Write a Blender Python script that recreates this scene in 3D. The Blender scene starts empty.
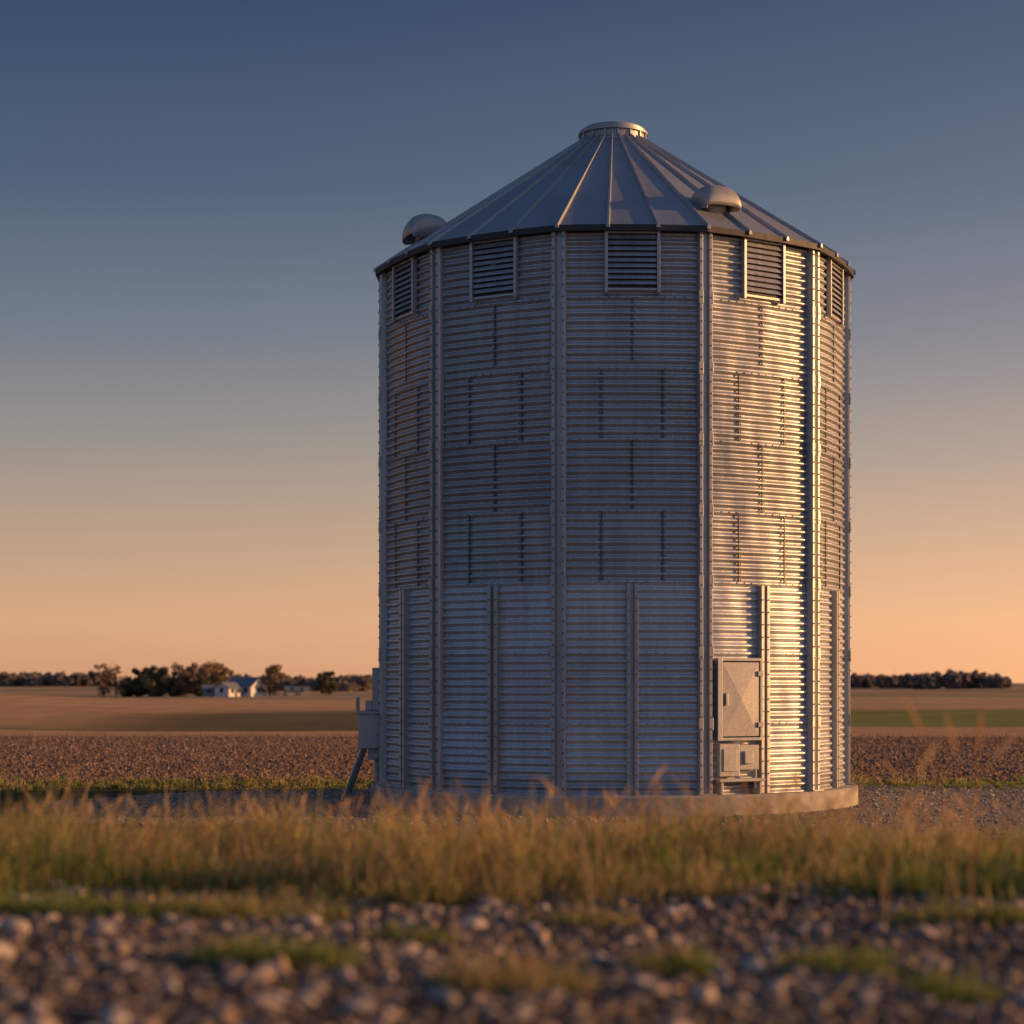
import bpy, math, numpy as np
from mathutils import Vector, Matrix
rng=np.random.default_rng(7)
S=bpy.context.scene
rad=math.radians
CAMX,CAMY,CAMH=-1.8,-35.5,2.11

# ------------------------------------------------------------ helpers
def mesh_np(name,V,F,mat=None,col=None,smooth=False):
    V=np.asarray(V,dtype=np.float32); F=np.asarray(F,dtype=np.int32)
    me=bpy.data.meshes.new(name)
    n,k=F.shape
    me.vertices.add(len(V)); me.vertices.foreach_set('co',V.ravel())
    me.loops.add(n*k); me.loops.foreach_set('vertex_index',F.ravel())
    me.polygons.add(n)
    me.polygons.foreach_set('loop_start',np.arange(0,n*k,k,dtype=np.int32))
    me.polygons.foreach_set('loop_total',np.full(n,k,dtype=np.int32))
    me.polygons.foreach_set('use_smooth',np.full(n,smooth))
    me.update(calc_edges=True)
    if col is not None:
        a=me.color_attributes.new('Col','FLOAT_COLOR','POINT')
        c=np.ones((len(V),4),dtype=np.float32); c[:,:3]=col
        a.data.foreach_set('color',c.ravel())
    ob=bpy.data.objects.new(name,me); S.collection.objects.link(ob)
    if mat: me.materials.append(mat)
    return ob

class MB:
    def __init__(s): s.v=[]; s.f=[]
    def add(s,vs,fs):
        o=len(s.v); s.v+= [tuple(v) for v in vs]; s.f+=[tuple(i+o for i in f) for f in fs]
    def box(s,fr,t0,t1,n0,n1,z0,z1,tilt=0):
        cn=(n0+n1)/2; cz=(z0+z1)/2
        vs=[]
        for z in (z0,z1):
            for n in (n0,n1):
                for t in (t0,t1):
                    dn,dz=n-cn,z-cz
                    nn=cn+dn*math.cos(tilt)-dz*math.sin(tilt); zz=cz+dn*math.sin(tilt)+dz*math.cos(tilt)
                    vs.append(fr(t,nn,zz))
        s.add(vs,[(0,1,3,2),(4,6,7,5),(0,4,5,1),(2,3,7,6),(0,2,6,4),(1,5,7,3)])
    def extr(s,fr,prof,z0,z1):
        k=len(prof)
        vs=[fr(t,n,z0) for t,n in prof]+[fr(t,n,z1) for t,n in prof]
        fs=[(i,(i+1)%k,(i+1)%k+k,i+k) for i in range(k)]
        fs+=[tuple(range(k))[::-1],tuple(range(k,2*k))]
        s.add(vs,fs)
    def bolt(s,fr,t,n,z,r=.016,h=.014):
        vs=[];
        for nn in (n,n+h):
            for i in range(6):
                a=i*math.pi/3; vs.append(fr(t+r*math.cos(a),nn,z+r*math.sin(a)))
        s.add(vs,[(i,(i+1)%6,(i+1)%6+6,i+6) for i in range(6)]+[tuple(range(6,12))])
    def lathe(s,c,prof,seg=48):
        vs=[];k=len(prof)
        for i in range(seg):
            a=2*math.pi*i/seg
            for r,z in prof: vs.append((c[0]+r*math.sin(a),c[1]-r*math.cos(a),c[2]+z))
        fs=[]
        for i in range(seg):
            j=(i+1)%seg
            for m in range(k-1): fs.append((i*k+m,j*k+m,j*k+m+1,i*k+m+1))
        s.add(vs,fs)
    def tube(s,p0,p1,r0,r1,seg=8):
        p0=Vector(p0);p1=Vector(p1);d=(p1-p0).normalized()
        u=d.orthogonal().normalized();w=d.cross(u)
        vs=[]
        for p,r in((p0,r0),(p1,r1)):
            for i in range(seg):
                a=2*math.pi*i/seg; vs.append(p+u*r*math.cos(a)+w*r*math.sin(a))
        s.add(vs,[(i,(i+1)%seg,(i+1)%seg+seg,i+seg) for i in range(seg)]+[tuple(range(seg))[::-1],tuple(range(seg,2*seg))])
    def obj(s,name,mat,parent=None,bevel=0,smooth=False,autosm=None):
        me=bpy.data.meshes.new(name); me.from_pydata(s.v,[],s.f); me.update()
        import bmesh
        bm=bmesh.new(); bm.from_mesh(me); bmesh.ops.recalc_face_normals(bm,faces=bm.faces); bm.to_mesh(me); bm.free()
        ob=bpy.data.objects.new(name,me); S.collection.objects.link(ob)
        me.materials.append(mat)
        if smooth:
            for p in me.polygons:p.use_smooth=True
        if bevel:
            m=ob.modifiers.new('bev','BEVEL'); m.width=bevel; m.segments=2; m.limit_method='ANGLE'; m.angle_limit=rad(40)
        if parent: ob.parent=parent
        return ob

def nmat(name):
    m=bpy.data.materials.new(name); m.use_nodes=True
    nt=m.node_tree; b=nt.nodes['Principled BSDF']
    return m,nt,b
def N(nt,t,**kw):
    return nt.nodes.new(t)
def L(nt,a,b): nt.links.new(a,b)
def ramp(nt,fac,stops,interp='LINEAR'):
    r=nt.nodes.new('ShaderNodeValToRGB'); r.color_ramp.interpolation=interp
    e=r.color_ramp.elements
    while len(e)<len(stops): e.new(.5)
    for i,(p,c) in enumerate(stops):
        e[i].position=p; e[i].color=(*c,1) if len(c)==3 else c
    if fac is not None: L(nt,fac,r.inputs['Fac'])
    return r
def mix(nt,fac,a,b,mode='MIX'):
    m=nt.nodes.new('ShaderNodeMix'); m.data_type='RGBA'; m.blend_type=mode
    for s,v in ((m.inputs[0],fac),(m.inputs[6],a),(m.inputs[7],b)):
        if isinstance(v,(int,float)): s.default_value=v
        elif isinstance(v,tuple): s.default_value=(*v,1) if len(v)==3 else v
        else: L(nt,v,s)
    return m.outputs[2]
def math_(nt,op,a,b=None,c=None,clamp=False):
    m=nt.nodes.new('ShaderNodeMath'); m.operation=op; m.use_clamp=clamp
    for i,v in enumerate((a,b,c)):
        if v is None: continue
        if isinstance(v,(int,float)): m.inputs[i].default_value=v
        else: L(nt,v,m.inputs[i])
    return m.outputs[0]
def noise(nt,vec,scale,detail=4,rough=.55):
    n=nt.nodes.new('ShaderNodeTexNoise'); n.inputs['Scale'].default_value=scale
    n.inputs['Detail'].default_value=detail; n.inputs['Roughness'].default_value=rough
    if vec is not None: L(nt,vec,n.inputs['Vector'])
    return n.outputs['Fac']
def mapping(nt,vec,sc):
    m=nt.nodes.new('ShaderNodeMapping'); m.inputs['Scale'].default_value=sc; L(nt,vec,m.inputs['Vector']); return m.outputs[0]
def sstep(nt,v,a,b):
    m=nt.nodes.new('ShaderNodeMapRange'); m.interpolation_type='SMOOTHSTEP'
    m.inputs[1].default_value=a;m.inputs[2].default_value=b; L(nt,v,m.inputs[0]); return m.outputs[0]

# ------------------------------------------------------------ materials
def metal(name,base,rough=.4,metallic=.8,var=.25,streak=True,bump=.0):
    m,nt,b=nmat(name)
    tc=N(nt,'ShaderNodeTexCoord'); o=tc.outputs['Object']
    sp=nt.nodes.new('ShaderNodeTexVoronoi'); sp.inputs['Scale'].default_value=45; L(nt,o,sp.inputs['Vector'])
    sepc=nt.nodes.new('ShaderNodeSeparateColor'); L(nt,sp.outputs['Color'],sepc.inputs[0])
    n1=noise(nt,o,1.1,5); n2=noise(nt,mapping(nt,o,(5,5,.35)),1.6,6,.65)
    a=math_(nt,'MULTIPLY_ADD',sepc.outputs[0],.22,.89)
    c=math_(nt,'MULTIPLY_ADD',n1,var*1.6,1-var*.8)
    d=math_(nt,'MULTIPLY_ADD',n2,var*2.4 if streak else .05,1-(var*1.2 if streak else .025))
    f=math_(nt,'MULTIPLY',math_(nt,'MULTIPLY',a,c),d)
    sep=nt.nodes.new('ShaderNodeSeparateXYZ'); L(nt,o,sep.inputs[0])
    if streak:
        zr=math_(nt,'DIVIDE',math_(nt,'SUBTRACT',sep.outputs[2],.33),1.1275)
        ring=math_(nt,'FLOOR',zr)
        at=nt.nodes.new('ShaderNodeTexWhiteNoise'); at.noise_dimensions='1D'; L(nt,ring,at.inputs['W'])
        f=math_(nt,'MULTIPLY',f,math_(nt,'MULTIPLY_ADD',at.outputs['Value'],.14,.93))
        low=sstep(nt,sep.outputs[2],3.74,3.68)
        f=math_(nt,'MULTIPLY',f,math_(nt,'MULTIPLY_ADD',low,.28,1.0))
        dirt=sstep(nt,math_(nt,'ADD',sep.outputs[2],math_(nt,'MULTIPLY',n2,-.5)),.55,.2)
        f=math_(nt,'MULTIPLY',f,math_(nt,'MULTIPLY_ADD',dirt,-.3,1.0))
    col=mix(nt,1.0,base,f,'MULTIPLY')
    L(nt,col,b.inputs['Base Color'])
    b.inputs['Metallic'].default_value=metallic
    r=math_(nt,'MULTIPLY_ADD',n2,.25,rough-.12); L(nt,r,b.inputs['Roughness'])
    return m
M_wall=metal('galvanised_corrugated',(.45,.47,.50),.46,.74)
M_post=metal('galvanised_post',(.45,.455,.465),.45,.65,.25,False)
M_roof=metal('roof_steel',(.37,.39,.42),.5,.6,.25,False)
M_vent=metal('vent_steel',(.42,.41,.40),.5,.4,.2,False)
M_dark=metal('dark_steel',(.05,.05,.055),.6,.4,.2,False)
M_bolt_seamshade=metal('bolt_steel_seam_shade',(.08,.08,.09),.5,.5,.2,False)
M_door=metal('door_steel',(.54,.52,.49),.42,.4,.3,False)

def rough_mat(name,c1,c2,scale,bump=.3,bdist=.02,rough=.9):
    m,nt,b=nmat(name); tc=N(nt,'ShaderNodeTexCoord'); o=tc.outputs['Object']
    n=noise(nt,o,scale,8,.65); r=ramp(nt,n,[(.3,c1),(.7,c2)]); L(nt,r.outputs[0],b.inputs['Base Color'])
    b.inputs['Roughness'].default_value=rough
    bp=nt.nodes.new('ShaderNodeBump'); bp.inputs['Strength'].default_value=bump; bp.inputs['Distance'].default_value=bdist
    L(nt,noise(nt,o,scale*4,8,.7),bp.inputs['Height']); L(nt,bp.outputs[0],b.inputs['Normal'])
    return m
M_conc=rough_mat('concrete',(.28,.25,.22),(.52,.47,.41),3.5,.5,.02)
def vcol_mat(name,rough=.8,trans=0,nz=False):
    m,nt,b=nmat(name); a=nt.nodes.new('ShaderNodeAttribute'); a.attribute_name='Col'
    c=a.outputs['Color']
    if nz:
        tc=N(nt,'ShaderNodeTexCoord'); c=mix(nt,.6,c,ramp(nt,noise(nt,tc.outputs['Object'],60,5,.7),[(.3,(.45,.45,.45)),(.7,(1.3,1.3,1.3))]).outputs[0],'MULTIPLY')
    L(nt,c,b.inputs['Base Color']); b.inputs['Roughness'].default_value=rough
    if trans:
        t=nt.nodes.new('ShaderNodeBsdfTranslucent'); L(nt,c,t.inputs['Color'])
        ms=nt.nodes.new('ShaderNodeMixShader'); ms.inputs[0].default_value=trans
        L(nt,b.outputs[0],ms.inputs[1]); L(nt,t.outputs[0],ms.inputs[2])
        L(nt,ms.outputs[0],nt.nodes['Material Output'].inputs['Surface'])
    return m
M_grass=vcol_mat('grass_blades',.55,.5)
M_stone=vcol_mat('stones',.8,0,True)
M_leaf=vcol_mat('tree_foliage',.8,.25)

def ground_material():
    m,nt,b=nmat('ground_fields')
    g=nt.nodes.new('ShaderNodeNewGeometry'); P=g.outputs['Position']
    sep=nt.nodes.new('ShaderNodeSeparateXYZ'); L(nt,P,sep.inputs[0]); X,Y=sep.outputs[0],sep.outputs[1]
    wob=math_(nt,'MULTIPLY_ADD',noise(nt,P,.035,3),16,-8)
    wob2=math_(nt,'MULTIPLY_ADD',noise(nt,P,.6,4),2.4,-1.2)
    Yn=math_(nt,'ADD',Y,wob2)
    Yf=math_(nt,'ADD',Y,wob)
    grass=ramp(nt,noise(nt,P,2.2,8,.7),[(.3,(.045,.06,.018)),(.6,(.11,.11,.04)),(.8,(.25,.19,.09))]).outputs[0]
    gravel=ramp(nt,noise(nt,P,22,8,.8),[(.3,(.09,.07,.055)),(.55,(.20,.155,.125)),(.75,(.36,.29,.24))]).outputs[0]
    plough=ramp(nt,noise(nt,mapping(nt,P,(1,.6,1)),2.4,9,.8),[(.35,(.16,.10,.075)),(.52,(.27,.175,.125)),(.66,(.44,.30,.21))]).outputs[0]
    tan=ramp(nt,noise(nt,mapping(nt,P,(.25,1,1)),.12,8,.7),[(.3,(.42,.25,.13)),(.5,(.58,.37,.20)),(.7,(.70,.46,.26))]).outputs[0]
    shaded_green=ramp(nt,noise(nt,P,.08,6,.6),[(.3,(.085,.08,.035)),(.7,(.16,.13,.06))]).outputs[0]
    green2=ramp(nt,noise(nt,P,.08,6,.6),[(.3,(.17,.20,.05)),(.7,(.28,.28,.08))]).outputs[0]
    far=ramp(nt,noise(nt,mapping(nt,P,(.4,1,1)),.012,6,.6),[(.35,(.46,.30,.18)),(.48,(.28,.24,.13)),(.58,(.58,.38,.22))]).outputs[0]
    c=mix(nt,sstep(nt,Yn,-27.6,-26.8),gravel,grass)
    c=mix(nt,sstep(nt,Yn,6.6,7.6),c,plough)
    c=mix(nt,sstep(nt,Yf,44,47),c,tan)
    wv=nt.nodes.new('ShaderNodeTexWave'); wv.inputs['Scale'].default_value=.16; wv.inputs['Distortion'].default_value=6; wv.inputs['Detail'].default_value=4
    wv.inputs['Detail Scale'].default_value=.4
    L(nt,mapping(nt,P,(.5,1,1)),wv.inputs['Vector'])
    c=mix(nt,math_(nt,'MULTIPLY',math_(nt,'MULTIPLY',sstep(nt,Yf,44,60),wv.outputs['Fac']),.16),c,(.22,.12,.07))
    # left draw: greenery with the slope's shadow painted in, winter-wheat strip on the right
    Xw=math_(nt,'ADD',X,math_(nt,'MULTIPLY',wob,1.2))
    slant=math_(nt,'ADD',Yf,math_(nt,'MULTIPLY',X,-.9))   # field edge runs obliquely
    gl=math_(nt,'MULTIPLY',math_(nt,'MULTIPLY',sstep(nt,Yf,64,72),sstep(nt,slant,172,150)),math_(nt,'MULTIPLY',sstep(nt,Xw,-46,-26),sstep(nt,Xw,4,-2)))
    c=mix(nt,math_(nt,'MULTIPLY',gl,.9),c,shaded_green)
    gr=math_(nt,'MULTIPLY',math_(nt,'MULTIPLY',sstep(nt,Yf,92,96),sstep(nt,Yf,185,172)),sstep(nt,Xw,6,10))
    c=mix(nt,gr,c,green2)
    c=mix(nt,sstep(nt,Yf,330,350),c,far)
    L(nt,c,b.inputs['Base Color']); b.inputs['Roughness'].default_value=.95
    b.inputs['Specular IOR Level'].default_value=.15
    bp=nt.nodes.new('ShaderNodeBump'); bp.inputs['Strength'].default_value=1; bp.inputs['Distance'].default_value=.3
    L(nt,noise(nt,P,2.0,10,.75),bp.inputs['Height']); L(nt,bp.outputs[0],b.inputs['Normal'])
    return m
M_ground=ground_material()
M_pad=rough_mat('gravel_ground',(.13,.115,.105),(.44,.38,.33),16,1,.05)

# ------------------------------------------------------------ terrain
_d=np.linspace(-30,60,1801)
_z=np.interp(_d,[-30,5,8.5,11,14,18,23.5,60],[1.3,1.25,1.18,1.14,.82,.32,0,0])
k=np.ones(41)/41; _zs=np.convolve(np.pad(_z,20,'edge'),k,'valid')
def ss(x,a,b):
    t=np.clip((x-a)/(b-a),0,1); return t*t*(3-2*t)
def terr(x,y):
    d=y-CAMY
    z=np.interp(d,_d,_zs)
    z=z*1.0+ np.where(d<24,1,0)*0.02*np.sin(x*1.3+d*.9)*ss(d,24,18)
    f=np.interp(d,[60,90,130,250,480,900,2000,7000],[0,-.12,-.6,-.8,-.8,0,.8,1.2])
    z=z+f
    w=ss(d,70,140)
    z=z+w*(.25*np.sin(x*.021+d*.012+1.)+.18*np.sin(x*.05-d*.02))
    z=z+1.9*np.exp(-((x+74)/36)**2-((d-225)/45)**2)+1.0*np.exp(-((x-75)/45)**2-((d-260)/60)**2)
    z=z-1.3*np.exp(-((x+26)/20)**2-((d-135)/26)**2)
    z=z+.8*np.exp(-((x+42)/12)**2-((d-112)/16)**2)
    return z
def make_ground():
    u=np.linspace(-1,1,301); xs=np.sinh(u*7.2)/np.sinh(7.2)*4500
    dl=np.concatenate([np.arange(-20,40,.4),40+np.cumsum(.4*1.022**np.arange(270))])
    dl=dl[dl<7000]; dl=np.append(dl,7000)
    X,Y=np.meshgrid(xs,dl+CAMY); Z=terr(X,Y)
    V=np.stack([X,Y,Z],-1).reshape(-1,3); ny,nx=X.shape
    i=np.arange(ny*nx).reshape(ny,nx)
    F=np.stack([i[:-1,:-1],i[:-1,1:],i[1:,1:],i[1:,:-1]],-1).reshape(-1,4)
    return mesh_np('ground',V,F,M_ground,smooth=True)
make_ground()

# ------------------------------------------------------------ silo
NB=11; A0=rad(-14.9); DA=2*math.pi/NB; R=4.08; BL=.55; ZB=.33; H=9.02; RH=H/8
def pf(th):
    d=((th-A0)%DA)-DA/2
    return (1-BL)+BL*math.cos(DA/2)/math.cos(d)
def frame(th,r):
    s,c=math.sin(th),math.cos(th)
    return lambda t,n,z:(s*(r+n)+c*t,-c*(r+n)+s*t,z)
silo=bpy.data.objects.new('grain_silo',None); S.collection.objects.link(silo)
seg=NB*24; nc=72; per=10
zs=np.linspace(0,H,nc*per+1); am=.020
prof=np.cos(zs/H*nc*2*math.pi)
prof=np.sign(prof)*np.abs(prof)**.85*am
ths=A0+np.arange(seg)*2*math.pi/seg
pr=np.array([pf(t) for t in ths])
TT,ZZ=np.meshgrid(ths,zs); RR=R*np.tile(pr,(len(zs),1))+prof[:,None]
RR+= .005*np.sin(TT*23+ZZ*1.7)+.004*np.sin(TT*41-ZZ*3.1)+.003*np.sin(TT*67+ZZ*5.3)
V=np.stack([RR*np.sin(TT),-RR*np.cos(TT),ZZ+ZB],-1).reshape(-1,3)
i=np.arange(len(zs)*seg).reshape(len(zs),seg); j=np.roll(i,-1,1)
F=np.stack([i[:-1],j[:-1],j[1:],i[1:]],-1).reshape(-1,4)
w=mesh_np('corrugated_wall',V,F,M_wall,smooth=True); w.parent=silo
mb=MB(); bb=MB(); 
PR=[(-.12,-.03),(-.12,.055),(-.105,.095),(-.055,.095),(-.035,.03),(.035,.03),(.055,.095),(.105,.095),(.12,.055),(.12,-.03)]
for k_ in range(NB):
    fr=frame(A0+k_*DA,R)
    mb.extr(fr,PR,ZB+.002,ZB+H-.02)
    for q in range(1,8):
        z=ZB+q*RH
        mb.box(fr,-.125,-.05,.09,.103,z-.10,z+.10); mb.box(fr,.05,.125,.09,.103,z-.10,z+.10)
    for z in np.arange(ZB+.1,ZB+H-.1,.19):
        for t in(-.08,.08): bb.bolt(fr,t,.1,z,.013,.012)
    mb.box(fr,-.16,.16,-.02,.15,ZB+.001,ZB+.02)
mb.obj('stiffener_posts',M_post,silo,.004)
mb=MB()
PS=[(-.09,-.03),(-.09,.10),(-.03,.10),(-.022,.035),(.022,.035),(.03,.10),(.09,.10),(.09,-.03)]
rmid=R*pf(A0+DA/2)
for k_ in range(NB):
    th=A0+(k_+.5)*DA; fr=frame(th,rmid)
    mb.extr(fr,PS,ZB+.002,3.68)
    for z in np.arange(ZB+.12,3.6,.2): bb.bolt(fr,.06,.1,z,.012,.012); bb.bolt(fr,-.06,.1,z,.012,.012)
mb.obj('half_height_posts',M_post,silo,.004)
sm=MB()
def seam(th,z0,z1):
    fr=frame(th,R*pf(th))
    sm.box(fr,-.008,.008,.0,.019,z0,z1)  # dark strip along the seam; the sheet overlap's shadow is put into its colour
    for z in np.arange(z0+.03,z1,.124):
        bb.bolt(fr,-.03,.014,z,.012,.012); bb.bolt(fr,.03,.014,z,.012,.012)
top=ZB+H
for k_ in range(NB):
    mid=A0+(k_+.5)*DA; da=rad(7)
    seam(mid,top-2*RH+.12,top-RH-.03); seam(mid,top-4*RH+.02,top-3*RH)
    for s_ in(-1,1):
        seam(mid+s_*da,top-3*RH+.02,top-2*RH-.02); seam(mid+s_*da,top-5*RH+.02,top-4*RH)
    for q in range(1,8):
        for tq in np.linspace(rad(2.4),DA-rad(2.4),14):
            th=A0+k_*DA+tq
            bb.bolt(frame(th,R*pf(th)),0,.014,top-q*RH,.010,.010)
sm.obj('seam_overlap_shade',M_bolt_seamshade,silo); bb.obj('bolts',M_bolt_seamshade,silo)
fm=MB(); bk=MB(); sl=MB()
for k_ in range(NB):
    fr=frame(A0+(k_+.5)*DA,rmid); z0,z1=8.34,9.25; W=.44
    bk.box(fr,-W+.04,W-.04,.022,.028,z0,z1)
    for s_ in(-1,1):
        a,b_=sorted((s_*W,s_*(W-.05))); fm.box(fr,a,b_,.0,.085,z0-.06,z1+.03)
    fm.box(fr,-W+.052,W-.052,.0,.07,z1-.03,z1+.01)
    fm.box(fr,-W+.052,W-.052,.0,.05,z0-.02,z0+.02)
    nl_=9
    for q in range(nl_):
        z=z0+.06+(q+.5)*(z1-z0-.1)/nl_
        sl.box(fr,-W+.054,W-.054,.048,.054,z-.038,z+.034,tilt=rad(28))
bk.obj('louvre_backs',M_dark,silo); fm.obj('louvre_frames',M_post,silo,.004); sl.obj('louvre_slats',M_wall,silo)
# roof
rf=MB(); NR=33
ZE=9.33; RE=4.23; ZT=11.70; RT=.62
def rz(r): return ZE+(RE-r)/(RE-RT)*(ZT-ZE)
ang=[A0+i*2*math.pi/NR for i in range(NR)]
vs=[];fs=[]
for a in ang:
    p=pf(a)
    for r in (RE*p,RE*p*.66+RT*.34,RE*p*.33+RT*.67,RT*.95):
        tt=(RE*p-r)/(RE*p-RT); z=ZE+tt*(ZT-ZE)
        vs.append((r*math.sin(a),-r*math.cos(a),z))
for i_ in range(NR):
    j_=(i_+1)%NR
    for m in range(3): fs.append((i_*4+m,j_*4+m,j_*4+m+1,i_*4+m+1))
rf.add(vs,fs)
ro=rf.obj('roof_panels',M_roof,silo)
so=ro.modifiers.new('s','SOLIDIFY'); so.thickness=.02; so.offset=-1
rb=MB(); ev=MB()
for a in ang:
    p=pf(a); sl_=(ZT-ZE)/(RE*p-RT)
    s,c=math.sin(a),math.cos(a)
    vs=[]
    for r,ww in((RE*p+.05,.034),(RT*.97,.018)):
        z=ZE+(RE*p-r)*sl_
        for t,h_ in((-ww,-.01),(-ww*.6,.055),(ww*.6,.055),(ww,-.01)):
            vs.append((s*r+c*t,-c*r+s*t,z+h_))
    rb.add(vs,[(0,1,5,4),(1,2,6,5),(2,3,7,6),(0,3,2,1),(4,5,6,7)])
rb.obj('roof_ribs',M_roof,silo,.004)
vs=[]
for i_,a in enumerate(ang):
    p=pf(a)
    for rr,zz in((RE*p+.015,ZE+.012),(RE*p+.02,ZE-.085),(RE*p-.01,ZE-.085),(R*p+.0,ZE-.03),(R*p-.02,ZE+.0)):
        vs.append((rr*math.sin(a),-rr*math.cos(a),zz))
ev.add(vs,[(i_*5+m,((i_+1)%NR)*5+m,((i_+1)%NR)*5+m+1,i_*5+m+1) for i_ in range(NR) for m in range(4)])
ev.obj('eave_edge',M_dark,silo)
cp=MB()
cp.lathe((0,0,ZT),[(.67,-.10),(.67,-.01),(.62,.0),(.575,.005),(.575,.15),(.62,.155),(.62,.20),(.585,.205),(.585,.24),(.53,.25),(.52,.285),(.40,.30),(.0,.31)],64)
cp.obj('roof_cap',M_roof,silo,smooth=False)
c2=MB()
for k_ in range(16):
    f_=frame(k_*math.pi/8+.1,.575); c2.box(f_,-.012,.012,-.01,.03,ZT+.01,ZT+.15)
c2.obj('cap_brackets',M_post,silo,.003)
def hood(name,th,r,sc,mat):
    mb=MB(); base=Vector((r*math.sin(th),-r*math.cos(th),rz(r/pf(th))-.04))
    out=Vector((math.sin(th),-math.cos(th),0)); tan_=Vector((math.cos(th),math.sin(th),0))
    mb.tube(base+Vector((0,0,-.1)),base+Vector((0,0,.16)),.24*sc,.24*sc,20)
    n1,n2=16,18; vs=[]
    P0=[(-.34,.12),(-.33,.24),(-.27,.35),(-.16,.43),(0,.47),(.16,.46),(.30,.40),(.40,.29),(.44,.16),(.43,.02)]
    ts=np.linspace(0,len(P0)-1,n1); Po=np.interp(ts,range(len(P0)),[p[0] for p in P0]); Ph=np.interp(ts,range(len(P0)),[p[1] for p in P0])
    for i_ in range(n1):
        for j_ in range(n2+1):
            ps=math.pi*j_/n2
            lx=-math.cos(ps)*.40*sc; arch=math.sin(ps)**.4
            lo=.05-.1*(Po[i_]+.34)/.78
            p=base+tan_*lx*(.92+.08*arch)+out*(Po[i_]*sc*(.82+.18*arch))+Vector((0,0,(lo+(Ph[i_]-lo)*arch)*sc)); vs.append(p)
    fs=[(i_*(n2+1)+j_,i_*(n2+1)+j_+1,(i_+1)*(n2+1)+j_+1,(i_+1)*(n2+1)+j_) for i_ in range(n1-1) for j_ in range(n2)]
    mb.add(vs,fs)
    ob=mb.obj(name,mat,silo,smooth=True)
    so=ob.modifiers.new('s','SOLIDIFY'); so.thickness=.02
hood('roof_vent_a',rad(26),3.38,.86,M_vent); hood('roof_vent_b',rad(-72),3.42,.92,M_vent)
for k_,a in enumerate((rad(150),rad(210))): hood('roof_vent_c%d'%k_,a,3.4,.9,M_vent)
# door
th=rad(26.7); rd=R*pf(th)
fr=frame(th,rd); d1=MB(); d2=MB(); d3=MB()
z0,z1=1.24,2.46; W=.37
d2.box(fr,-W-.09,-W,-.03,.17,z0-.05,z1+.05); d2.box(fr,W,W+.05,-.03,.13,z0-.05,z1+.05)
d2.box(fr,-W+.001,W-.001,-.03,.15,z1,z1+.05); d2.box(fr,-W+.001,W-.001,-.03,.15,z0-.05,z0)
zc=(z0+z1)/2
q=[fr(-W+.03,.13,z0+.02),fr(W-.03,.13,z0+.02),fr(W-.03,.13,z1-.02),fr(-W+.03,.13,z1-.02),fr(0,.15,zc)]
b4=[fr(-W+.03,.10,z0+.02),fr(W-.03,.10,z0+.02),fr(W-.03,.10,z1-.02),fr(-W+.03,.10,z1-.02)]
d1.add(q+b4,[(0,1,4),(1,2,4),(2,3,4),(3,0,4),(0,5,6,1),(1,6,7,2),(2,7,8,3),(3,8,5,0),(5,8,7,6)])
for z in(z0+.2,z1-.2): d2.box(fr,W-.06,W+.045,.128,.16,z-.04,z+.04)
d2.box(fr,-W+.05,-W+.10,.14,.19,zc-.10,zc+.10)
d1.obj('access_door',M_door,silo)
d2.obj('door_frame',M_post,silo,.006)
d3.box(fr,-.40,-.02,-.03,.13,.62,1.14); d3.box(fr,.0,.36,-.03,.10,.72,1.12)
d3.box(fr,-.34,-.08,.131,.15,.70,1.06); d3.box(fr,.06,.22,.101,.16,.82,1.02)
d3.box(fr,-.44,.42,-.03,.2,.535,.585)
d3.box(fr,-.40,-.35,.0,.17,ZB,.534); d3.box(fr,.33,.38,.0,.17,ZB,.534)
d3.tube(fr(.28,.12,.42),fr(.28,.12,.72),.025,.025)
d3.obj('control_boxes',M_door,silo,.008)
# side unloader
un=MB(); f0=lambda t,n,z:(t+.04,n,z)
un.box(f0,-4.31,-4.05,-.35,.35,1.62,2.38)
un.box(f0,-4.55,-4.05,-.42,.42,.95,1.60)
un.box(f0,-4.60,-4.05,-.47,.47,1.56,1.615)
un.box(f0,-4.44,-4.32,-.2,.2,1.617,1.80)
un.box(f0,-4.62,-4.56,-.1,.1,1.62,1.86)
un.tube((-4.42,-.30,1.0),(-4.82,.1,.0),.045,.045); un.tube((-4.42,.30,1.0),(-4.82,.9,.0),.045,.045)
un.box(f0,-4.40,-4.15,-.2,.2,.75,.949)
un.tube((-4.2,0,.34),(-4.2,0,.8),.06,.06)
un.obj('unloading_box',M_post,silo,.012)
sb=MB(); sb.lathe((0,0,0),[(4.31,-.2),(4.31,.30),(4.28,.33),(0.0,.33)],160)
slab=sb.obj('concrete_base',M_conc,silo,smooth=False)

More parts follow.
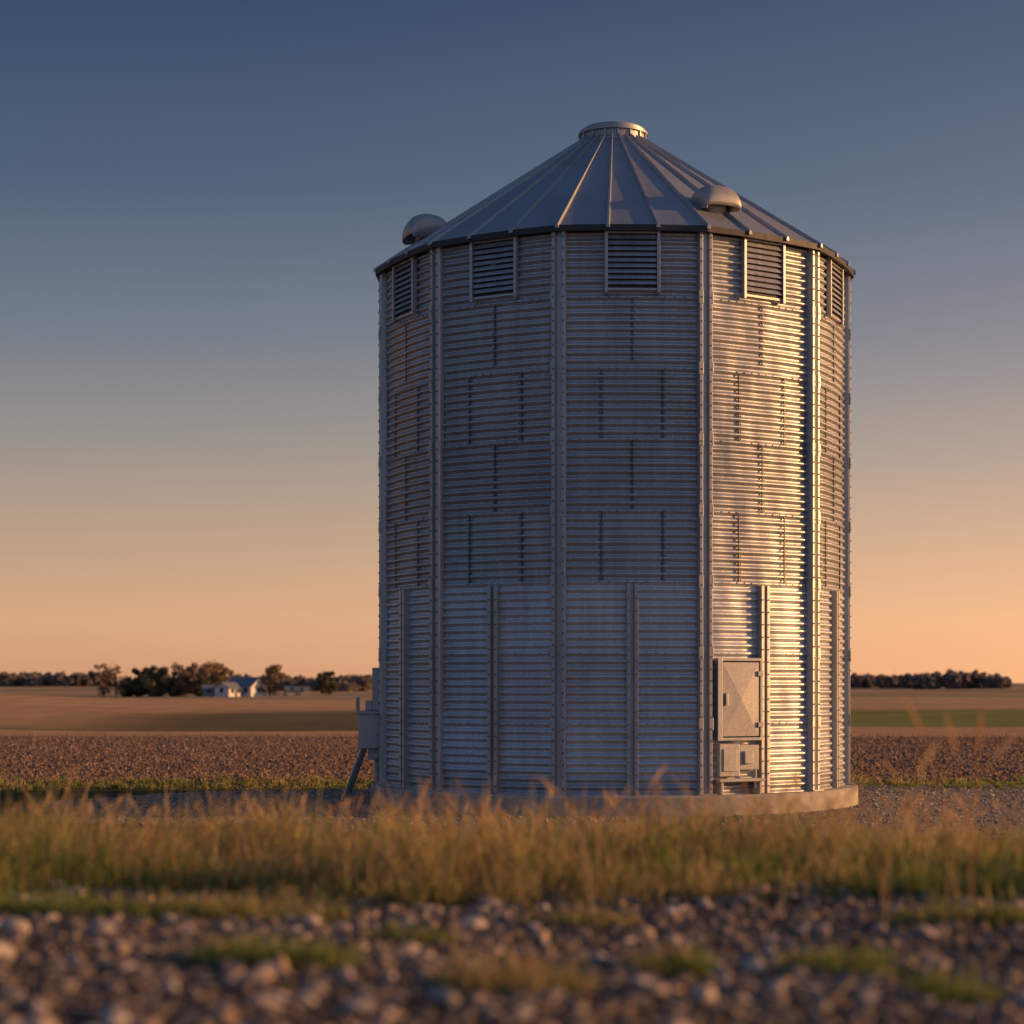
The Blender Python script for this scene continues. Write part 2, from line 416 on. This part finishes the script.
# ------------------------------------------------------------ scatter builders
def ico(sub):
    import bmesh
    bm=bmesh.new(); bmesh.ops.create_icosphere(bm,subdivisions=sub,radius=1)
    V=np.array([v.co[:] for v in bm.verts]); F=np.array([[v.index for v in f.verts] for f in bm.faces]); bm.free(); return V,F
def stones(name,P,size,cols,mat,sub=2,flat=.65,smooth=False):
    V0,F0=ico(sub); n=len(P); nv=len(V0)
    vars_=[]
    for k_ in range(12):
        v=V0.copy()
        for _ in range(7):
            dn=rng.normal(size=3); dn/=np.linalg.norm(dn); lim=rng.uniform(.45,.85)
            pr_=v@dn; v-=np.outer(np.clip(pr_-lim,0,None),dn)
        v*=rng.uniform(.75,1.25,size=3); vars_.append(v)
    vars_=np.array(vars_); pick=rng.integers(0,12,n)
    A=vars_[pick]
    q=rng.normal(size=(n,4)); q/=np.linalg.norm(q,axis=1)[:,None]; a,b,c,d=q.T
    Rm=np.stack([1-2*(c*c+d*d),2*(b*c-a*d),2*(b*d+a*c),2*(b*c+a*d),1-2*(b*b+d*d),2*(c*d-a*b),2*(b*d-a*c),2*(c*d+a*b),1-2*(b*b+c*c)],-1).reshape(n,3,3)
    A=np.einsum('nij,nvj->nvi',Rm,A); A[:,:,2]*=flat
    A=A*size[:,None,None]+P[:,None,:]
    F=(F0[None]+np.arange(n)[:,None,None]*nv).reshape(-1,3)
    return mesh_np(name,A.reshape(-1,3),F,mat,np.repeat(cols,nv,0),smooth)
def blades(P,h,w,lean,t,wp,cb,ct,cross=False,droop=.35):
    n=len(P); k=len(t); az=rng.uniform(0,2*np.pi,n); la=rng.uniform(0,2*np.pi,n)
    t=np.array(t); wp=np.array(wp)
    bend=lean[:,None]*h[:,None]*t[None]**2
    cx=P[:,0,None]+np.cos(la)[:,None]*bend; cy=P[:,1,None]+np.sin(la)[:,None]*bend
    cz=P[:,2,None]+h[:,None]*t[None]*(1-droop*lean[:,None]*t[None]**2)
    out=[];Fs=[];C=[]; off=0
    for rot in ([0,np.pi/2] if cross else [0]):
        hx=np.cos(az+rot)[:,None]*w[:,None]*wp[None]*.5; hy=np.sin(az+rot)[:,None]*w[:,None]*wp[None]*.5
        Lf=np.stack([cx-hx,cy-hy,cz],-1); Rt=np.stack([cx+hx,cy+hy,cz],-1)
        V=np.stack([Lf,Rt],2).reshape(n,2*k,3)
        f=np.array([[2*i,2*i+1,2*i+3,2*i+2] for i in range(k-1)])
        Fs.append((f[None]+(np.arange(n)*2*k)[:,None,None]).reshape(-1,4)+off); off+=n*2*k
        out.append(V.reshape(-1,3))
        c=cb[:,None,:]*(1-t[None,:,None])+ct[:,None,:]*t[None,:,None]
        C.append(np.repeat(c,2,1).reshape(-1,3))
    return np.concatenate(out),np.concatenate(Fs),np.concatenate(C)
class Acc:
    def __init__(s): s.V=[];s.F=[];s.C=[];s.o=0
    def add(s,V,F,C): s.V.append(V);s.F.append(F+s.o);s.C.append(C);s.o+=len(V)
    def obj(s,name,mat): return mesh_np(name,np.concatenate(s.V),np.concatenate(s.F),mat,np.concatenate(s.C))
def vnoise(x,y,sc,seed=0):
    r=np.random.default_rng(seed); T=r.random((64,64)); xx=x/sc; yy=y/sc
    xi=np.floor(xx).astype(int); yi=np.floor(yy).astype(int); fx=xx-xi; fy=yy-yi
    fx=fx*fx*(3-2*fx); fy=fy*fy*(3-2*fy)
    g=lambda a,b:T[a%64,b%64]
    return (g(xi,yi)*(1-fx)+g(xi+1,yi)*fx)*(1-fy)+(g(xi,yi+1)*(1-fx)+g(xi+1,yi+1)*fx)*fy
def pal(n,cols,jit=.15):
    cols=np.array(cols); c=cols[rng.integers(0,len(cols),n)]; return c*rng.uniform(1-jit,1+jit,(n,1))

# foreground gravel
n=34000; d=rng.uniform(3.6,9.3,n); x=rng.uniform(-5.5,5.5,n)+CAMX; y=d+CAMY
size=np.clip(rng.lognormal(-4.3,.45,n),.006,.036)
P=np.stack([x,y,terr(x,y)+size*.25],-1)
stones('gravel',P,size,pal(n,[(.15,.115,.09),(.22,.17,.14),(.28,.225,.18),(.19,.145,.115),(.24,.165,.11),(.13,.11,.105)],.25),M_stone)
n=2400; d=rng.uniform(3.8,9.2,n); x=rng.uniform(-5.5,5.5,n)+CAMX; y=d+CAMY
keep=vnoise(x,y,.9,33)>rng.uniform(.1,.8,n); d=d[keep];x=x[keep];y=y[keep];n=len(d)
size=np.clip(rng.lognormal(-3.65,.35,n),.018,.055)
stones('large_gravel',np.stack([x,y,terr(x,y)+size*.35],-1),size,pal(n,[(.46,.38,.32),(.38,.30,.25),(.54,.45,.38),(.44,.30,.20),(.28,.24,.22)],.2),M_stone)
# yard
na=120; vs=[(3,-2,.012)]
for i_ in range(na):
    a=2*math.pi*i_/na; ca,sa=math.cos(a),math.sin(a)
    rx=13.0 if ca<0 else 24.0; ry=7.4 if sa>0 else 6.5
    r_=1+.05*math.sin(5*a+1)+.03*math.sin(11*a)+rng.uniform(-.012,.012)
    vs.append((3+rx*ca*r_,-2+ry*sa*r_,.012))
yd=MB(); yd.add(vs,[(0,1+i_,1+(i_+1)%na) for i_ in range(na)]); yd.obj('gravel_yard',M_pad)
n=26000; x=rng.uniform(-11,20,n); y=rng.uniform(-7.5,5.6,n); 
keep=(((x-3)/np.where(x<3,13.,24.))**2+((y+2)/np.where(y>-2,7.4,6.5))**2<1.02)&(x*x+y*y>4.4**2)
x=x[keep];y=y[keep];n=len(x); size=np.clip(rng.lognormal(-3.85,.4,n),.01,.06)
stones('gravel_yard_stones',np.stack([x,y,.012+size*.3],-1),size,pal(n,[(.20,.175,.16),(.32,.27,.24),(.44,.37,.32)],.25),M_stone,1)
# field clods & stubble
n=56000; d=42.6+38*rng.random(n)**1.2; x=rng.uniform(-1,1,n)*(d*.36)+CAMX; y=d+CAMY
size=np.clip(rng.lognormal(-3.3,.45,n),.015,.10)
stones('ploughed_clods',np.stack([x,y,terr(x,y)+size*.2],-1),size,pal(n,[(.19,.12,.09),(.26,.165,.12),(.16,.10,.075),(.32,.21,.15)],.2),M_stone,1)
acc=Acc()
n=36000; d=42.6+42*rng.random(n)**1.2; x=rng.uniform(-1,1,n)*(d*.36)+CAMX; y=d+CAMY
P=np.stack([x,y,terr(x,y)],-1); h=rng.uniform(.03,.11,n)
c=pal(n,[(.44,.30,.19),(.37,.24,.16),(.30,.19,.13)],.2)
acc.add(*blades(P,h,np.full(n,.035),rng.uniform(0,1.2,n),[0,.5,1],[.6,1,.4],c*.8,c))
acc.obj('crop_stubble',M_grass)

# grass
GREEN=[(.11,.19,.03),(.15,.22,.04),(.21,.26,.06)]; STRAW=[(.76,.53,.26),(.66,.45,.20),(.84,.62,.33),(.50,.33,.15)]
acc=Acc()
def put(n,d0,d1,x0,x1,h0,h1,w,dry,maskf=None,leanm=.7,ellipse=None,basek=.5):
    d=rng.uniform(d0,d1,n); x=rng.uniform(x0,x1,n)+CAMX
    nt_=n//26+1
    cl=rng.integers(0,nt_,n); cd=rng.uniform(d0,d1,nt_); cx=rng.uniform(x0,x1,nt_)+CAMX; ch=rng.uniform(.5,1.5,nt_)
    tuft=rng.random(n)<.84
    d=np.where(tuft,cd[cl]+rng.normal(0,.045,n),d); x=np.where(tuft,cx[cl]+rng.normal(0,.045,n),x)
    hm=np.where(tuft,ch[cl],.7)
    if ellipse:
        ex,ed,ax,ad=ellipse; m=((x-CAMX-ex)/ax)**2+((d-ed)/ad)**2<rng.uniform(.3,1,n)
        d=d[m];x=x[m];hm=hm[m]
    if maskf is not None:
        m=maskf(x,d); d=d[m];x=x[m];hm=hm[m]
    n=len(d); y=d+CAMY
    hn=(.40+1.1*vnoise(x,y,.8,3))*hm
    h=rng.uniform(h0,h1,n)*hn
    dr=(rng.random(n)<dry+1.1*(vnoise(x,y,.9,5)-.5))
    g=pal(n,GREEN,.25); s_=pal(n,STRAW,.2)
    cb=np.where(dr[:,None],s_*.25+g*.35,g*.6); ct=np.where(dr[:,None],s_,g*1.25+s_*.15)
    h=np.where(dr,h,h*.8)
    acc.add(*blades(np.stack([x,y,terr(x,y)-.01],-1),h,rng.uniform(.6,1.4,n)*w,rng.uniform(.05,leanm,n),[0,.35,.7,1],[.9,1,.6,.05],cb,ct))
edge=lambda x,d:d>8.45+1.3*(vnoise(x,d,1.1,9)-.5)
put(46000,7.9,12.6,-6,6,.12,.35,.0075,.42,edge,.8)
put(26000,7.9,10.8,-6,6,.07,.20,.009,.05,edge,.9)
put(22000,7.6,9.6,-6,6,.04,.13,.009,.05,lambda x,d:(vnoise(x,d,.9,21)>.36)&(d>8.1+1.3*(vnoise(x,d,1.1,9)-.5)),1.1)
put(26000,12.6,24,-9,9,.08,.24,.010,.6)
put(20000,24,28,-12,12,.05,.16,.012,.5,None)
for ex,ed,ax,ad,nn in [(-.74,6.15,.30,.20,3200),(1.02,6.2,.24,.17,2000),(0.0,5.6,.26,.16,2400),(-1.35,7.75,.8,.30,6500),(.25,7.6,.25,.12,1000),(-2.0,5.5,.2,.2,1000),(1.7,7.5,.35,.2,1800),(.5,6.1,.16,.12,900),(-3,6.5,.6,.3,2500),(3,6.2,.6,.3,2500),(1.25,5.6,.15,.12,700),(-.35,6.9,.2,.1,800)]:
    put(nn,ed-ad,ed+ad,ex-ax,ex+ax,.04,.12,.008,.18,None,1.4,(ex,ed,ax,ad))
put(40000,39.4,43.6,-20,22,.05,.16,.02,.25)
put(16000,33,40.6,-24,-9.5,.05,.14,.02,.25)
def stalks(n,d0,d1,x0,x1,h0,h1,w,lean0=.1,lean1=.9):
    d=rng.uniform(d0,d1,n); x=rng.uniform(x0,x1,n)+CAMX; y=d+CAMY
    c=pal(n,[(.76,.52,.27),(.80,.59,.34),(.60,.38,.19)],.15)
    acc.add(*blades(np.stack([x,y,terr(x,y)],-1),rng.uniform(h0,h1,n),np.full(n,w),rng.uniform(lean0,lean1,n),[0,.3,.6,.76,.84,.92,1],[1,.9,.7,.6,3.6,3.2,.2],c*.7,c,True))
stalks(800,8.6,12.4,-6,6,.24,.46,.004)
stalks(90,8.3,11,-6,6,.36,.56,.004)
stalks(250,13,24,-9,9,.25,.5,.005)
stalks(5,6.9,7.6,1.3,1.75,.74,1.0,.005,.1,.4)
stalks(16,7.6,9,.3,1.9,.45,.70,.005,.3,1.0)
acc.obj('grass',M_grass)

# ------------------------------------------------------------ trees
class Tree:
    def __init__(s): s.V=[];s.F=[];s.C=[];s.o=0
    def add(s,V,F,C): s.V.append(np.array(V));s.F.append(np.array(F)+s.o);s.C.append(np.array(C));s.o+=len(V)
    def tube(s,p0,p1,r0,r1,c):
        p0=np.array(p0,float);p1=np.array(p1,float);d=p1-p0;d/=np.linalg.norm(d)
        u=np.cross(d,[.3,.9,.1]);u/=np.linalg.norm(u);w_=np.cross(d,u)
        V=[];
        for p,r in((p0,r0),(p1,r1)):
            for i in range(6):
                a=i*math.pi/3;V.append(p+r*(u*math.cos(a)+w_*math.sin(a)))
        s.add(V,[(i,(i+1)%6,(i+1)%6+6,i+6) for i in range(6)],[c]*12)
    def leaves(s,C,rr,n,ls,cols):
        p=rng.normal(size=(n,3)); p/=np.linalg.norm(p,axis=1)[:,None]; p*=(rng.random(n)**.45)[:,None]*np.array(rr)
        P=C+p; a=rng.normal(size=(n,3));a/=np.linalg.norm(a,axis=1)[:,None]; b=np.cross(a,rng.normal(size=(n,3)));b/=np.linalg.norm(b,axis=1)[:,None]
        sz=(ls*rng.uniform(.6,1.4,n))[:,None]
        V=np.stack([P-a*sz,P-b*sz*.6,P+a*sz,P+b*sz*.6],1).reshape(-1,3)
        F=np.arange(4*n).reshape(n,4); s.add(V,F,np.repeat(pal(n,cols,.3),4,0))
    def tree(s,x,y,H,W,dens=1.,cols=((.06,.05,.025),),trunk=.12,ls=.28):
        z=float(terr(np.array(x),np.array(y))); bc=(.16,.115,.09)
        s.tube((x,y,z-.2),(x,y,z+H*.45),H*.03,H*.018,bc); s.tube((x,y,z+H*.45),(x+rng.normal()*.2,y,z+H*.9),H*.018,.03,bc)
        nl=16
        for k_ in range(nl):
            az=rng.uniform(0,2*math.pi); hh=trunk+(.95-trunk)*(k_+rng.random())/nl; f=math.sin(math.pi*min(1,max(.12,(hh-trunk*.3+.12)/(1.10-trunk*.3+.08))))**.6
            rr=W*.5*f*rng.uniform(.3,1.0); tip=np.array([x+rr*math.cos(az),y+rr*math.sin(az),z+H*hh])
            s.tube((x,y,z+H*max(.1,hh-.28)),tip,H*.012,.03,bc)
            cr=W*rng.uniform(.13,.22)
            s.leaves(tip,(cr,cr,cr*.8),int(120*dens),ls,cols)
            for _ in range(3):
                t2=tip+rng.normal(size=3)*cr*.8; s.tube(tip*.5+np.array([x,y,tip[2]-H*.1])*.5,t2,.05,.02,bc)
    def obj(s,name):
        return mesh_np(name,np.concatenate(s.V),np.concatenate(s.F),M_leaf,np.concatenate(s.C))
def wx(px,d): return (px-512)/1990*d+CAMX
BR=((.34,.22,.125),(.42,.27,.15),(.24,.17,.10)); DK=((.12,.12,.065),(.16,.145,.07),(.10,.10,.06))
D=480; t=Tree()
for px,H_,W_,dn,cl in [(107,8,5.5,.35,BR),(119,7.4,5,.35,BR),(133,7.0,6,1.3,DK),(146,6.8,6,1.3,DK),(158,7.4,6,1.1,DK),(170,7.8,6.5,.7,BR),(182,7.2,6,.8,BR),(194,8.2,7,.7,BR),(206,8.4,7,.7,BR),(217,8,6,.7,BR),(226,6.8,5,.8,BR),(140,4.8,7,1.4,DK),(176,4.5,8,1.4,DK),(212,4.5,8,1.4,DK),(196,4.5,8,1.2,DK),(126,3.5,6,1.2,DK),(154,4.5,8,1.4,DK)]:
    t.tree(wx(px,D),D+CAMY+rng.uniform(-6,8),H_,W_,dn,cl)
t.obj('tree_row')
for px,H_,W_,dn,cl,D_ in [(270,7.0,6.2,.9,BR,450),(326,5.4,5,1.0,DK,450)]:
    t=Tree(); t.tree(wx(px,D_),D_+CAMY,H_,W_,dn,cl,trunk=.15); t.obj('tree')
HAZED=((.30,.25,.22),(.34,.28,.24),(.24,.21,.20))  # foliage lightened; distance haze is painted into these colours
t=Tree()
for px in np.arange(236,372,5.5):
    t.tree(wx(px,620),620+CAMY+rng.uniform(-15,15),rng.uniform(2.6,4.6),7,.7,HAZED,ls=.4)
t.obj('distant_hedgerow')
t=Tree()
for px in np.arange(-60,108,3.2):
    t.tree(wx(px,1000),1000+CAMY+rng.uniform(-20,20),rng.uniform(4.6,7.0),9,.55,HAZED,trunk=.1,ls=.75)
for px in np.arange(360,900,4.0):
    t.tree(wx(px,1050),1050+CAMY+rng.uniform(-20,20),rng.uniform(4.2,6.0),9,.5,HAZED,trunk=.1,ls=.75)
t.obj('distant_treeline')
t=Tree()
for px in np.arange(914,1000,4):
    e=1-((px-958)/60)**2*.5
    t.tree(wx(px,760),760+CAMY+rng.uniform(-15,15),rng.uniform(5.0,7.0)*e,7,.7,HAZED,trunk=.1,ls=.55)
for px in np.arange(848,912,4):
    t.tree(wx(px,820),820+CAMY+rng.uniform(-15,15),rng.uniform(3.6,5.6),7,.7,HAZED,trunk=.1,ls=.55)
t.obj('distant_woodland')

# ------------------------------------------------------------ farmhouse
M_white=rough_mat('white_siding',(.62,.60,.58),(.76,.74,.72),2,.1,.01,.7)
M_rfb=rough_mat('slate_roof',(.14,.16,.19),(.22,.24,.28),2,.2,.02,.8)
M_glass,nt_,b_=nmat('window_glass'); b_.inputs['Base Color'].default_value=(.03,.035,.045,1); b_.inputs['Roughness'].default_value=.1
M_shed=rough_mat('shed_siding',(.34,.31,.29),(.45,.42,.40),2,.1,.01,.8)
def building(name,x,y,Lx,Ly,hw,hr,wall,roof,rot=0,chim=True):
    e=bpy.data.objects.new(name,None); S.collection.objects.link(e)
    e.location=(x,y,float(terr(np.array(x),np.array(y)))); e.rotation_euler=(0,0,rot)
    f=lambda t,n,z:(t,n,z)
    w_=MB(); a,b=Lx/2,Ly/2
    w_.add([(-a,-b,-.3),(a,-b,-.3),(a,b,-.3),(-a,b,-.3),(-a,-b,hw),(a,-b,hw),(a,b,hw),(-a,b,hw),(-a,0,hw+hr),(a,0,hw+hr)],
      [(0,1,5,4),(2,3,7,6),(1,2,6,9,5),(3,0,4,8,7)]); w_.obj('walls',wall,e)
    r_=MB(); o=.4; sl=hr/b
    for s_ in(-1,1):
        r_.add([(-a-o,s_*(b+o),hw-o*sl+.05),(a+o,s_*(b+o),hw-o*sl+.05),(a+o,0,hw+hr+.05),(-a-o,0,hw+hr+.05),
                (-a-o,s_*(b+o),hw-o*sl+.2),(a+o,s_*(b+o),hw-o*sl+.2),(a+o,0,hw+hr+.2),(-a-o,0,hw+hr+.2)],
               [(0,1,2,3),(4,5,6,7),(0,1,5,4),(0,3,7,4),(1,2,6,5)])
    r_.obj('roof',roof,e)
    g=MB(); 
    for t_ in np.arange(-a+1.3,a-.8,2.2): g.box(f,t_-.45,t_+.45,-b-.05,-b-.01,.9,2.0)
    for s_ in(-1,1): g.box(f,s_*(a+.03)-.02,s_*(a+.03)+.02,-.5,.5,1,2.1)
    g.obj('windows',M_glass,e)
    dd=MB(); dd.box(f,-.1,.8,-b-.08,-b-.06,0,2.0); dd.obj('door',roof,e)
    if chim:
        c_=MB(); c_.box(f,-.3,.3,-.3,.3,hw+hr-.6,hw+hr+.9); c_.obj('chimney',roof,e)
building('farmhouse',wx(246,450),450+CAMY,7.0,6.0,2.4,1.8,M_white,M_rfb,rad(-28))
building('farm_shed',wx(228,445),445+CAMY,4.5,4,2.0,1.1,M_white,M_rfb,rad(60),False)
building('farm_shed',wx(212,455),455+CAMY,4.0,4,1.7,.9,M_shed,M_rfb,rad(10),False)
building('farm_shed',wx(296,470),470+CAMY,5,4,1.3,.7,M_shed,M_rfb,rad(15),False)

# ------------------------------------------------------------ world + sun
SUN_TH=rad(94); EL=rad(10.5)
sd=Vector((math.sin(SUN_TH)*math.cos(EL),-math.cos(SUN_TH)*math.cos(EL),math.sin(EL)))
W_=bpy.data.worlds.new('World'); S.world=W_; W_.use_nodes=True; nt=W_.node_tree
bg=nt.nodes['Background']
tc=N(nt,'ShaderNodeTexCoord'); G=tc.outputs['Generated']
sep=nt.nodes.new('ShaderNodeSeparateXYZ'); L(nt,G,sep.inputs[0])
def lin(r,g,b):
    f=lambda c:((c/255+.055)/1.055)**2.4 if c>10 else c/255/12.92
    return (f(r),f(g),f(b))
el=math_(nt,'MULTIPLY',math_(nt,'MAXIMUM',sep.outputs[2],0),1.0)
front=ramp(nt,el,[(0,lin(212,156,120)),(.03,lin(218,170,131)),(.07,lin(192,162,137)),(.115,lin(156,148,141)),(.17,lin(116,125,137)),(.24,lin(78,98,122)),(.33,lin(48,70,99)),(.6,lin(44,66,102)),(1,lin(40,60,98))])
back=ramp(nt,el,[(0,lin(92,98,122)),(.06,lin(112,116,138)),(.15,lin(110,124,152)),(.3,lin(94,118,152)),(.6,lin(76,100,136)),(1,lin(54,76,114))])
bf=sstep(nt,sep.outputs[1],.45,-.35)
c=mix(nt,bf,front.outputs[0],back.outputs[0])
dot=nt.nodes.new('ShaderNodeVectorMath'); dot.operation='DOT_PRODUCT'; L(nt,G,dot.inputs[0]); dot.inputs[1].default_value=tuple(sd)
dv=math_(nt,'MAXIMUM',math_(nt,'ADD',dot.outputs['Value'],.22),0)
glow=math_(nt,'POWER',dv,1.6)
fall=math_(nt,'POWER',math_(nt,'SUBTRACT',1.0,el,clamp=True),9)
gc=mix(nt,1.0,mix(nt,fall,(.055,.068,.085),(1.0,.45,.15)),glow,'MULTIPLY')
c=mix(nt,1.0,c,gc,'ADD')
st=noise(nt,mapping(nt,G,(1.2,1.2,26)),2.2,5,.55)
low=sstep(nt,el,.13,.07)
c=mix(nt,math_(nt,'MULTIPLY',math_(nt,'MULTIPLY',sstep(nt,st,.5,.75),.10),low),c,lin(240,185,150))
sky=nt.nodes.new('ShaderNodeTexSky'); sky.sky_type='NISHITA'; sky.sun_disc=False; sky.sun_elevation=EL
sky.sun_rotation=math.atan2(sd.x,sd.y); sky.dust_density=2
ns=nt.nodes.new('ShaderNodeVectorMath'); ns.operation='SCALE'; L(nt,sky.outputs[0],ns.inputs[0]); ns.inputs['Scale'].default_value=.08
c=mix(nt,.06,c,ns.outputs[0])
L(nt,c,bg.inputs['Color']); bg.inputs['Strength'].default_value=1.0
sl=bpy.data.lights.new('sun','SUN'); sl.energy=5; sl.angle=rad(.6); sl.color=(1,.49,.17)
so=bpy.data.objects.new('sun',sl); S.collection.objects.link(so)
so.rotation_euler=(-sd).to_track_quat('-Z','Y').to_euler()

# ------------------------------------------------------------ camera
cd=bpy.data.cameras.new('camera'); cam=bpy.data.objects.new('camera',cd); S.collection.objects.link(cam)
cam.location=(CAMX,CAMY,CAMH); cam.rotation_euler=(rad(90),0,0)
cd.sensor_width=36; cd.lens=1990/1024*36; cd.shift_y=171/1024; cd.clip_end=20000; cd.clip_start=.1
cd.dof.use_dof=True; cd.dof.focus_distance=31.8; cd.dof.aperture_fstop=1.45
S.camera=cam
S.view_settings.view_transform='Standard'; S.view_settings.look='None'; S.view_settings.exposure=0
